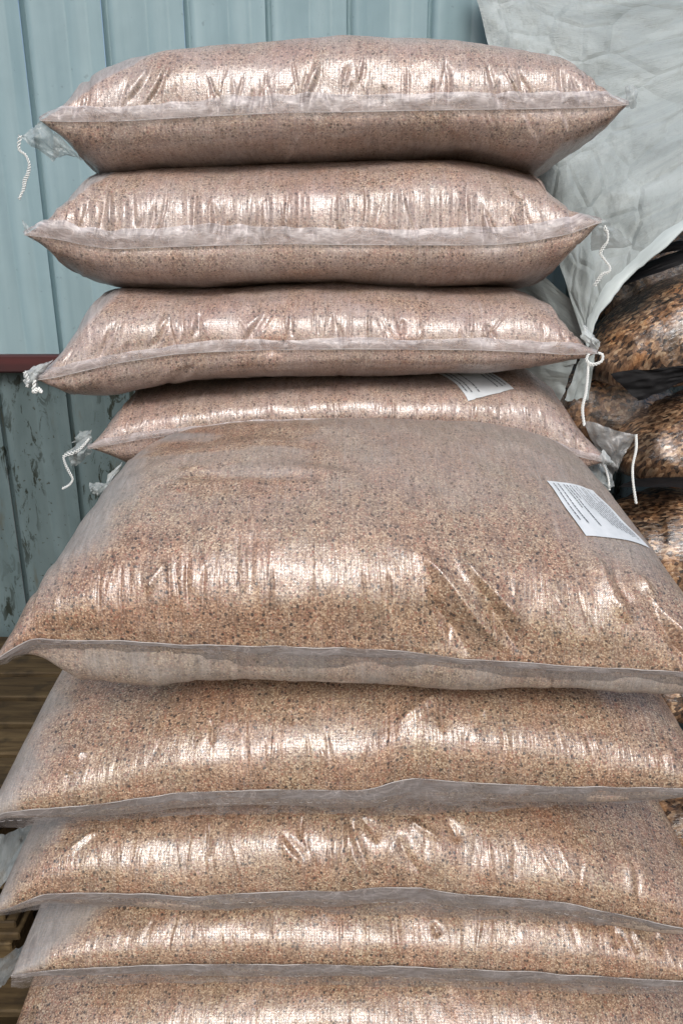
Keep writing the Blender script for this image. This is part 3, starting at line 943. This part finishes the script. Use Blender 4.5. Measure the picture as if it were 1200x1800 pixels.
# ---- the lower, front column -------------------------------------------------
def gap5(qx, qy, W, sign):
    if sign < 0:
        return 0.45 + 0.3 * fbm(qx / 60, qy / 40, 77)
    xl = np.interp(qy, [740, 780, 870, 1000, 1120, 1170], [420, 215, 180, 95, -5, -20])
    side = 1 - sstep(10, 115, (qx - xl) + 60 * sstep(900, 1100, qy) + 25 * fbm(qx / 60, qy / 50, 3))
    back_ = (1 - sstep(790, 985, qy + 22 * fbm(qx / 90, qy / 40, 5)))
    right = sstep(-60, 90, qx - np.interp(qy, [740, 850, 960, 1080], [760, 900, 1010, 1190])) * (1 - sstep(960, 1060, qy))
    # where ripples press the film on the grain it clears
    clear = sstep(-0.05, 0.25, fbm(qx / 120, qy / 24 + qx / 300, 8) + .12) * sstep(190, 290, qx) * (1 - sstep(480, 650, qx)) * (1 - sstep(860, 900, qy))
    g = np.maximum(side * 0.78, np.maximum(back_ * 0.44, right * 0.55)) * (1 - 0.85 * clear)
    return g


s5 = make_sack("millet_sack", "big plump sack atop the front column, printed white label on its right side",
    [(-10, 1164), (20, 1142), (60, 1124), (200, 1128), (300, 1135), (450, 1137), (600, 1141), (700, 1144), (800, 1158), (1000, 1172), (1200, 1182), (1310, 1192)], 0.86, "millet_tan", NC=660,
    bot=[(-10, 1167), (20, 1178), (70, 1190), (200, 1194), (265, 1196), (350, 1191), (600, 1197), (800, 1212), (1000, 1214), (1150, 1222), (1310, 1226)],
    Ht=0.140, Hb=0.075, eyb=0.75, depth=0.42, back=(0, 0, 0.154), back_narrow=(0.075, 0.10), ey=0.92, ez=0.58, seed=5, lump=0.005, sharp=0.8, rows=(150, 40, 36, 12),
    strokes=[(808, 974, 918, 1106, 13, .0110, 'r'), (836, 1030, 912, 1140, 13, .0110, 'v'), (736, 982, 902, 1146, 14, .0125, 'r'), (758, 1040, 822, 1160, 13, .0100, 'v'),
             (1038, 974, 1112, 1094, 13, .0095, 'r'), (1084, 996, 1118, 1076, 10, .0060, 'v'), (1114, 1006, 1226, 1140, 9, .0105, 'r'), (1132, 1036, 1226, 1178, 14, .0130, 'v'),
             (299, 965, 301, 1135, 3, .003, 'v'), (290, 985, 262, 1045, 9, .004, 'r'), (638, 1005, 650, 1115, 2.6, .0026, 'v'), (684, 1005, 684, 1085, 2.6, .0026, 'v'),
             (215, 995, 212, 1075, 3, .0026, 'v'), (330, 995, 329, 1065, 2.8, .0028, 'v'), (360, 995, 358, 1070, 3, .0028, 'v'), (478, 1000, 478, 1090, 3, .0028, 'v'), (178, 1005, 176, 1080, 2.8, .0025, 'v'),
             (225, 840, 330, 800, 10, .004, 'f'), (250, 858, 420, 812, 9, .0035, 'r'), (300, 846, 560, 852, 10, .004, 'f'), (330, 828, 600, 838, 8, .003, 'r'), (380, 880, 560, 866, 10, .002, 'r'), (280, 790, 480, 768, 14, .004, 'f'), (420, 815, 620, 830, 14, .0035, 'f')],
    rand=(55, 0, 0, .0006, .0026, 1.8, 4.5, 0.12), corr=[(60, 560, 26, .0011, .07, .16)], gapfn=gap5)
seam_down(s5, [(-10, 1172), (60, 1146), (150, 1143), (300, 1146), (350, 1155), (420, 1170), (600, 1175), (700, 1173), (800, 1185), (1000, 1196), (1200, 1206), (1310, 1212)], seed=5, stitch=())


def gapside(x0, y0, x1, y1, wid, low=0.0, seed=0):
    def fn(qx, qy, W, sign):
        if sign < 0: return 0.4 + 0.2 * fbm(qx / 60, qy / 40, 7)
        xl = x0 + (x1 - x0) * (qy - y0) / (y1 - y0)
        return 0.72 * (1 - sstep(wid * .2, wid * 1.1, qx - xl + wid * .4 * fbm(qx / 50, qy / 40, seed))) + low
    return fn


s6 = make_sack("millet_sack", "second sack of the front column, directly under the big plump one, broad grey hem",
    [(-25, 1452), (0, 1430), (60, 1424), (200, 1412), (300, 1396), (450, 1391), (640, 1390), (720, 1368), (800, 1375), (1000, 1385), (1100, 1385), (1200, 1388), (1262, 1398)], 0.86, "millet_tan", NC=620,
    Ht=0.110, Hb=0.075, sharp=.5, depth=0.48, back=(0, 0, 0.06), back_narrow=(0.02, 0.02), ey=0.9, ez=0.62, seed=6, lump=0.0045, rows=(120, 24, 36, 12),
    strokes=[(775, 1222, 778, 1290, 5, .006, 'v'), (770, 1225, 700, 1265, 9, .006, 'r'), (370, 1265, 372, 1310, 4, .004, 'v'), (345, 1270, 340, 1310, 4, .003, 'f'), (855, 1225, 850, 1260, 5, .004, 'r'), (512, 1250, 513, 1275, 3, .003, 'v'),
             (130, 1330, 150, 1318, 5, .004, 'r'), (110, 1345, 130, 1360, 5, .004, 'r'), (820, 1280, 815, 1370, 8, .003, 'v'), (1170, 1290, 1195, 1340, 8, .004, 'f')],
    rand=(40, 0, 0, .0005, .0018, 1.8, 4.0, 0.15), gapfn=gapside(65, 1195, -5, 1380, 90, 0, 2))
seam_down(s6, [(-25, 1466), (0, 1456), (100, 1448), (200, 1441), (350, 1434), (500, 1430), (700, 1432), (850, 1426), (1000, 1415), (1075, 1411), (1110, 1413), (1200, 1401), (1262, 1408)], seed=6, stitch=(0.5, 0.62))
s7 = make_sack("millet_sack", "third sack of the front column, with folds above the middle of its dark grey hem",
    [(-12, 1606), (30, 1592), (80, 1573), (200, 1571), (350, 1577), (500, 1567), (600, 1568), (660, 1561), (735, 1561), (800, 1572), (900, 1579), (1000, 1588), (1100, 1612), (1200, 1632), (1275, 1640)], 0.86, "millet_tan", NC=620,
    Ht=0.105, Hb=0.075, sharp=.5, depth=0.48, back=(0, 0, 0.06), back_narrow=(0.02, 0.045), ey=0.9, ez=0.62, seed=7, lump=0.0045, rows=(120, 24, 36, 12),
    strokes=[(612, 1445, 650, 1560, 8, .006, 'f'), (640, 1440, 665, 1480, 7, .006, 'v'), (700, 1470, 735, 1540, 9, .007, 'v'), (720, 1440, 770, 1480, 7, .006, 'r'), (790, 1440, 805, 1480, 6, .006, 'v'), (366, 1450, 367, 1510, 4, .005, 'v'), (118, 1500, 175, 1460, 5, .005, 'r'),
             (1100, 1510, 1125, 1590, 8, .004, 'f'), (905, 1480, 905, 1560, 4, .003, 'v'), (530, 1440, 528, 1480, 4, .004, 'v'), (500, 1470, 530, 1520, 8, .004, 'f')],
    rand=(45, 0, 0, .0006, .002, 1.8, 4.2, 0.2), gapfn=gapside(70, 1455, -30, 1590, 70, 0, 3))
seam_down(s7, [(-12, 1612), (40, 1604), (100, 1592), (200, 1596), (350, 1597), (500, 1600), (600, 1606), (700, 1610), (900, 1617), (1100, 1630), (1200, 1641), (1275, 1650)], seed=7, stitch=(0.6,))
s8 = make_sack("millet_sack", "fourth sack of the front column, crumpled clear film corner at its left",
    [(20, 1716), (100, 1705), (250, 1698), (500, 1696), (700, 1700), (900, 1708), (1100, 1720), (1270, 1728)], 0.86, "millet_tan", NC=560,
    Ht=0.085, Hb=0.07, sharp=.5, depth=0.48, back=(0, 0, 0.06), back_narrow=(0.02, 0.02), ey=0.9, ez=0.6, seed=8, lump=0.0045, rows=(90, 20, 30, 10),
    strokes=[(765, 1620, 768, 1650, 5, .005, 'v'), (1080, 1630, 1084, 1670, 5, .006, 'v'), (1110, 1640, 1118, 1680, 5, .006, 'v'), (1150, 1640, 1160, 1680, 5, .006, 'v')],
    rand=(40, 0, 0, .0006, .002, 1.8, 4.2, 0.15), gapfn=gapside(130, 1600, 20, 1710, 60, 0, 4))
seam_down(s8, [(20, 1736), (100, 1730), (300, 1728), (500, 1730), (800, 1738), (1270, 1752)], seed=8, stitch=(0.5,))
s9 = make_sack("millet_sack", "lowest sack in view, under the hem of the fourth front sack",
    [(0, 1880), (300, 1866), (700, 1862), (1000, 1872), (1270, 1884)], 0.86, "millet_tan", NC=300,
    Ht=0.095, Hb=0.08, depth=0.48, back=(0, 0, 0.06), ey=0.9, ez=0.6, seed=9, lump=0.0045, rows=(60, 14, 20, 8), rand=(30, 0, 0, .0006, .002, 2, 5, 0.15))
seam_down(s9, [(0, 1900), (600, 1895), (1270, 1910)], seed=9, stitch=())

# ---- the rear column goes on down behind the big sack --------------------------
for k, lab in enumerate(("rear column sack carrying the fourth one, wholly behind the big front sack", "rear column sack second below the fourth one, out of sight",
                         "rear column sack third below the fourth one, out of sight", "rear column sack fourth below the fourth one, out of sight",
                         "rear column sack fifth below the fourth one, out of sight", "lowest rear column sack, on the pallet, out of sight")):
    z = 1.075 - 0.178 * k
    Q = np.array([[-0.37, 1.33, z], [0.0, 1.33, z + .002], [0.38, 1.33, z]])
    qx_, qy_ = proj(Q)
    make_sack("millet_sack", lab, [(float(a), float(b)) for a, b in zip(qx_, qy_)], 1.33, "millet_pink", NC=140, Ht=0.092, Hb=0.083, depth=0.45, ez=0.55,
              seed=20 + k, lump=0.004, sharp=.5, rows=(20, 8, 12, 5))

# ---- labels -------------------------------------------------------------------
la = [(v, 0.05, e, 0.022) for v, e in ((0.08, 0.72), (0.17, 0.78), (0.29, 0.48), (0.35, 0.80), (0.42, 0.30))]
lb = [(v, u, e, 0.014) for v, u, e in ((0.50, 0.05, 0.45), (0.56, 0.04, 0.62), (0.61, 0.2, 0.75), (0.66, 0.05, 0.78), (0.71, 0.05, 0.80), (0.755, 0.3, 0.84), (0.80, 0.05, 0.90), (0.845, 0.25, 0.88), (0.89, 0.1, 0.93))]
sticker(s5, [(959, 845), (1028, 941), (1139, 963), (1040, 862)], la, lb)
sticker(s4, [(805, 680), (822, 704), (902, 684), (890, 674), 5.0], [(0.06, 0.2, 0.905, .03), (0.15, .2, .915, .03), (0.30, .2, .93, .03)], [(0.72, .2, .88, .03), (0.82, .2, .885, .03), (0.9, .2, .87, .03)])

# ---- corner ears and threads ----------------------------------------------------
r1, r2, r3, r4, r5, r6, r7, r8 = (q["root"] for q in (s1, s2, s3, s4, s5, s6, s7, s8))
film(r1, (76, 206), (110, 262), (92, 282), (33, 240), [1.33, 1.35, 1.34, 1.33], seed=11, crumple=.008)
film(r1, (95, 232), (150, 284), (118, 272), (92, 280), [1.335, 1.36, 1.36, 1.34], seed=12, bulge=.004)
thread(r1, [(36, 238), (34, 262), (45, 272), (52, 288), (50, 304), (44, 318), (42, 332), (34, 350)], 1.33, 0.0010, 2.2)
film(r1, (1096, 188), (1100, 152), (1120, 150), (1118, 190), 1.335, seed=13, n=12)
film(r2, (1040, 400), (1062, 384), (1112, 430), (1040, 440), [1.32, 1.32, 1.36, 1.36], seed=14, mat=M["film"])
thread(r2, [(1060, 398), (1067, 410), (1067, 424), (1060, 434), (1055, 446), (1063, 458), (1071, 470), (1069, 478), (1058, 482), (1052, 490), (1044, 502)], 1.325, 0.0010, 2.2)
film(r2, (45, 410), (38, 386), (52, 400), (60, 425), 1.31, seed=15, n=10, bulge=.002, crumple=.003)
film(r3, (74, 640), (66, 682), (47, 680), (42, 652), 1.265, seed=16, n=18, mat=M["film_bright"], crumple=.008)
film(r3, (92, 632), (72, 664), (56, 662), (58, 646), 1.268, seed=17, n=14, mat=M["film_bright"], crumple=.006)
thread(r3, [(44, 654), (50, 668), (48, 680)], 1.258, 0.0012, 1.5)
thread(r3, [(62, 668), (60, 688), (68, 684), (74, 690)], 1.258, 0.0016, 1.5)
film(r3, (1020, 592), (1026, 570), (1054, 600), (1048, 622), [1.27, 1.28, 1.27, 1.265], seed=18, n=16, mat=M["film_bright"], crumple=.006)
thread(r3, [(1034, 622), (1030, 632), (1036, 640), (1047, 640), (1057, 634), (1058, 624), (1050, 620)], 1.262, 0.0013, 2.0)
thread(r3, [(1033, 636), (1032, 660), (1029, 690), (1023, 718), (1026, 748)], 1.264, 0.0014, 0.3)
film(r4, (160, 764), (158, 800), (128, 822), (112, 796), 1.29, seed=19, n=20, crumple=.009)
film(r4, (160, 758), (156, 778), (126, 780), (140, 758), 1.30, seed=20, n=12, crumple=.006)
thread(r4, [(157, 771), (147, 783), (134, 794), (114, 801), (114, 812), (121, 828), (128, 842), (122, 852), (110, 859)], 1.28, 0.0009, 2.2)
film(r4, (1020, 738), (1117, 765), (1090, 820), (1074, 842), [1.36, 1.34, 1.34, 1.35], seed=21, n=24, mat=M["film_smoke"], crumple=.008, label="smoky translucent film corner")
thread(r4, [(1117, 764), (1117, 790), (1111, 820), (1112, 850), (1117, 885)], 1.33, 0.0014, 0.3)
film(r4, (1060, 790), (1080, 815), (1066, 818), (1050, 812), 1.285, seed=22, n=10, mat=M["film_bright"])
film(r5, (1020, 812), (1066, 812), (1084, 856), (1050, 862), [1.33, 1.33, 1.32, 1.30], seed=23, n=18, mat=M["film"], crumple=.008)
thread(r5, [(1052, 808), (1062, 822), (1068, 840), (1070, 862)], 1.31, 0.0012, 0.3)
film(r5, (216, 812), (190, 835), (182, 872), (198, 850), 1.27, seed=24, n=14, mat=M["film_bright"], crumple=.004, bulge=.004)
film(r5, (190, 850), (182, 876), (162, 868), (154, 850), 1.27, seed=25, n=20, mat=M["film"], crumple=.006)
film(r7, (70, 1452), (50, 1500), (-30, 1600), (-20, 1480), [1.2, 1.1, 1.0, 1.1], seed=26, n=26, crumple=.012)
film(r8, (140, 1600), (122, 1650), (40, 1702), (60, 1654), [1.2, 1.1, 1.0, 1.1], seed=27, n=22, crumple=.010)
film(r8, (60, 1654), (40, 1702), (-20, 1760), (-30, 1700), [1.1, 1.0, 0.95, 1.05], seed=28, n=22, crumple=.010)


# ------------------------------------------------------------------ tarpaulin
def tarp():
    root = empty("tarpaulin", (0.75, 1.75, 1.2), "large grey white tarpaulin draped from the wall, its pale hem slanting over the dark sacks", "tarpaulin")
    hem = [(1030, 612, 1.60), (1040, 580, 1.60), (1056, 545, 1.60), (1082, 512, 1.60), (1115, 478, 1.60), (1150, 447, 1.59), (1200, 405, 1.58), (1300, 320, 1.57), (1420, 215, 1.56)]
    nu, nv = 90, 80
    H = smooth_line(at([p[0] for p in hem], [p[1] for p in hem], [p[2] for p in hem]), nu)
    tp = [(820, -60, 1.93), (930, -60, 1.93), (1100, -60, 1.92), (1500, -100, 1.92)]
    Tq = smooth_line(at([p[0] for p in tp], [p[1] for p in tp], [p[2] for p in tp]), nu)
    u = np.linspace(0, 1, nu)[None]; v = np.linspace(0, 1, nv)[:, None]
    P = H[None] * (1 - v)[..., None] + Tq[None] * v[..., None]
    P[..., 1] += 0.018 * np.sin(np.pi * v) * sstep(0, .25, v)
    P[..., 1] += 0.030 * fbm(u * 2.0 + v * 0.8, v * 5 + u * 2.5, 41, 4) * sstep(0, .12, v)
    P[..., 1] += 0.012 * (1 - np.abs(fbm(u * 3 + v * 2, v * 7 - u * 4, 43, 2)) * 2) * sstep(0, .1, v)
    uu = u + 0 * v; vv = v + 0 * u
    mesh_obj("sheet", P.reshape(-1, 3), grid_faces(nv, nu), M["tarpaulin"], root, uv=np.stack([uu, vv], -1).reshape(-1, 2))
    # rolled hem
    nn = 10
    C = H + np.array([0, -0.004, 0])
    Dv = Tq - H; Dv /= np.linalg.norm(Dv, axis=1, keepdims=True)
    nrm = np.array([0, -1.0, 0])
    rows = []
    for k in range(nn):
        a = math.pi * 2 * k / nn
        wv_ = 1 + 0.35 * vnoise(np.linspace(0, 9, nu), np.zeros(nu), 61) + .2 * vnoise(np.linspace(0, 31, nu), np.zeros(nu), 62)
        rows.append(C + Dv * (0.012 + 0.017 * math.cos(a) * wv_ * (.8 if math.cos(a) < 0 else 1))[:, None] + nrm * 0.0035 * math.sin(a))
    P2 = np.array(rows + rows[:1])
    mesh_obj("hem", P2.reshape(-1, 3), grid_faces(nn + 1, nu), M["tarpaulin_hem"], root, uv=np.stack([np.broadcast_to(u, (nn + 1, nu)), np.broadcast_to(np.linspace(0, .1, nn + 1)[:, None], (nn + 1, nu))], -1).reshape(-1, 2), attrs=None)
    # hanging end behind the sacks
    film(root, (880, 420), (1045, 560), (1012, 640), (890, 640), [1.80, 1.62, 1.64, 1.80], name="hanging_end", mat=M["tarpaulin"], seed=31, n=40, crumple=.008, bulge=.0)
    film(root, (880, 620), (1014, 625), (985, 706), (900, 700), [1.78, 1.64, 1.66, 1.78], name="hanging_end", mat=M["tarpaulin"], seed=32, n=30, crumple=.006, bulge=.0)
    film(root, (1022, 622), (1046, 612), (1034, 700), (992, 704), [1.66, 1.66, 1.66, 1.67], name="hanging_end", mat=M["tarpaulin"], seed=33, n=20, crumple=.006, bulge=.0)


tarp()


# ------------------------------------------------------------------ dark sacks at the right
def dark_sack(c, size, tilt, label, seed, yaw=0.0):
    """c centre, size half extents, tilt about the view axis"""
    root = empty("dark_sack", (c[0], c[1], c[2] - size[2]), label, "sack", "clear sacks of dark brown pellets piled at the right")
    nu, nv = 150, 120
    a = np.linspace(0, 2 * np.pi, nu)[None]; b = np.linspace(-np.pi / 2, np.pi / 2, nv)[:, None]
    pw = lambda x, e: np.sign(x) * np.abs(x) ** e
    X = pw(np.cos(b), .75) * pw(np.cos(a), .62); Yy = pw(np.cos(b), .75) * pw(np.sin(a), .7); Z = pw(np.sin(b), .9) + 0 * a
    taper = 1 - 0.25 * np.abs(X) ** 3
    P = np.stack([X * size[0], Yy * size[1] * taper, Z * size[2] * (1 - .35 * np.abs(X) ** 3)], -1)
    n = P / (np.linalg.norm(P, axis=2, keepdims=True) + 1e-9)
    uu = P[..., 0] * 10; vv = P[..., 2] * 12 + P[..., 1] * 5
    D = 0.012 * fbm(uu * .8, vv * .8, seed, 3) + 0.006 * (1 - 2 * np.abs(fbm(uu * 2.5, vv * 1.2, seed + 3, 2)))
    D = D * np.cos(b) ** .3
    P = P + n * D[..., None]
    ct, st = math.cos(tilt), math.sin(tilt)
    x, z = P[..., 0] * ct - P[..., 2] * st, P[..., 0] * st + P[..., 2] * ct
    cy_, sy_ = math.cos(yaw), math.sin(yaw)
    Q = np.stack([x * cy_ - P[..., 1] * sy_, x * sy_ + P[..., 1] * cy_, z], -1) + np.array(c)
    uv = np.stack([P[..., 0] + seed, P[..., 2] + P[..., 1]], -1)
    mesh_obj("body", Q.reshape(-1, 3), grid_faces(nv, nu)[:, ::-1], M["dark_pellets"], root, uv=uv.reshape(-1, 2))
    return root


def cpt(px, py, Y):
    return tuple(float(q) for q in at(px, py, Y))


dA = dark_sack(cpt(1222, 566, 1.74), (0.26, 0.17, 0.108), R(24), "dark pellet sack just under the slanting tarpaulin hem, broad white glint on it", 1)
film(dA, (1062, 516), (1215, 458), (1215, 434), (1060, 486), [1.62, 1.62, 1.66, 1.68], name="black_fold_gap", mat=M["black_plastic_shade"], seed=51, n=20, crumple=.006, bulge=.01, label="black sheet standing for the shaded gap on top")
film(dA, (1150, 448), (1215, 436), (1215, 420), (1150, 432), [1.66, 1.64, 1.66, 1.66], name="black_fold_gap", mat=M["black_plastic_shade"], seed=52, n=14, crumple=.006, bulge=.01, label="black sheet standing for the shaded gap on top")
dark_sack(cpt(1230, 470, 2.02 - .10), (0.28, 0.07, 0.10), R(22), "dark sack added behind the slanting hem to blacken the gap, above the others", 2)  # extra sack, added so the gap under the hem goes black
dark_sack(cpt(1055, 712, 1.86), (0.20, 0.12, 0.10), R(-8), "small brown sack end in shadow behind the hanging white thread", 3)
dC = dark_sack(cpt(1245, 762, 1.70), (0.235, 0.17, 0.098), R(14), "dark pellet sack in the middle of the pile, above the long white thread end", 4)
film(dC, (1070, 656), (1215, 640), (1215, 668), (1125, 706), [1.56, 1.50, 1.50, 1.53], name="black_fold_gap", mat=M["black_plastic_shade"], seed=53, n=20, crumple=.008, bulge=.0, label="black sheet standing for the shaded gap on top")  # black sheet in place of the shade in the gap over this sack
dD = dark_sack(cpt(1260, 960, 1.66), (0.30, 0.18, 0.125), R(-4), "dark pellet sack at the bottom of the pile, beside the big sack's label", 5)
film(dD, (1085, 858), (1215, 858), (1215, 832), (1110, 846), [1.50, 1.48, 1.56, 1.58], name="black_fold_gap", mat=M["black_plastic_shade"], seed=54, n=18, crumple=.008, bulge=.0, label="black sheet standing for the shaded gap on top")  # dark strip between the two sacks, shade made as a black sheet
dark_sack(cpt(1330, 1180, 1.60), (0.32, 0.18, 0.11), R(2), "dark pellet sack hidden low behind the big front sack", 6)
dark_sack(cpt(1330, 1420, 1.50), (0.32, 0.18, 0.12), R(0), "dark sack showing as a black gap right of the third front sack", 7)
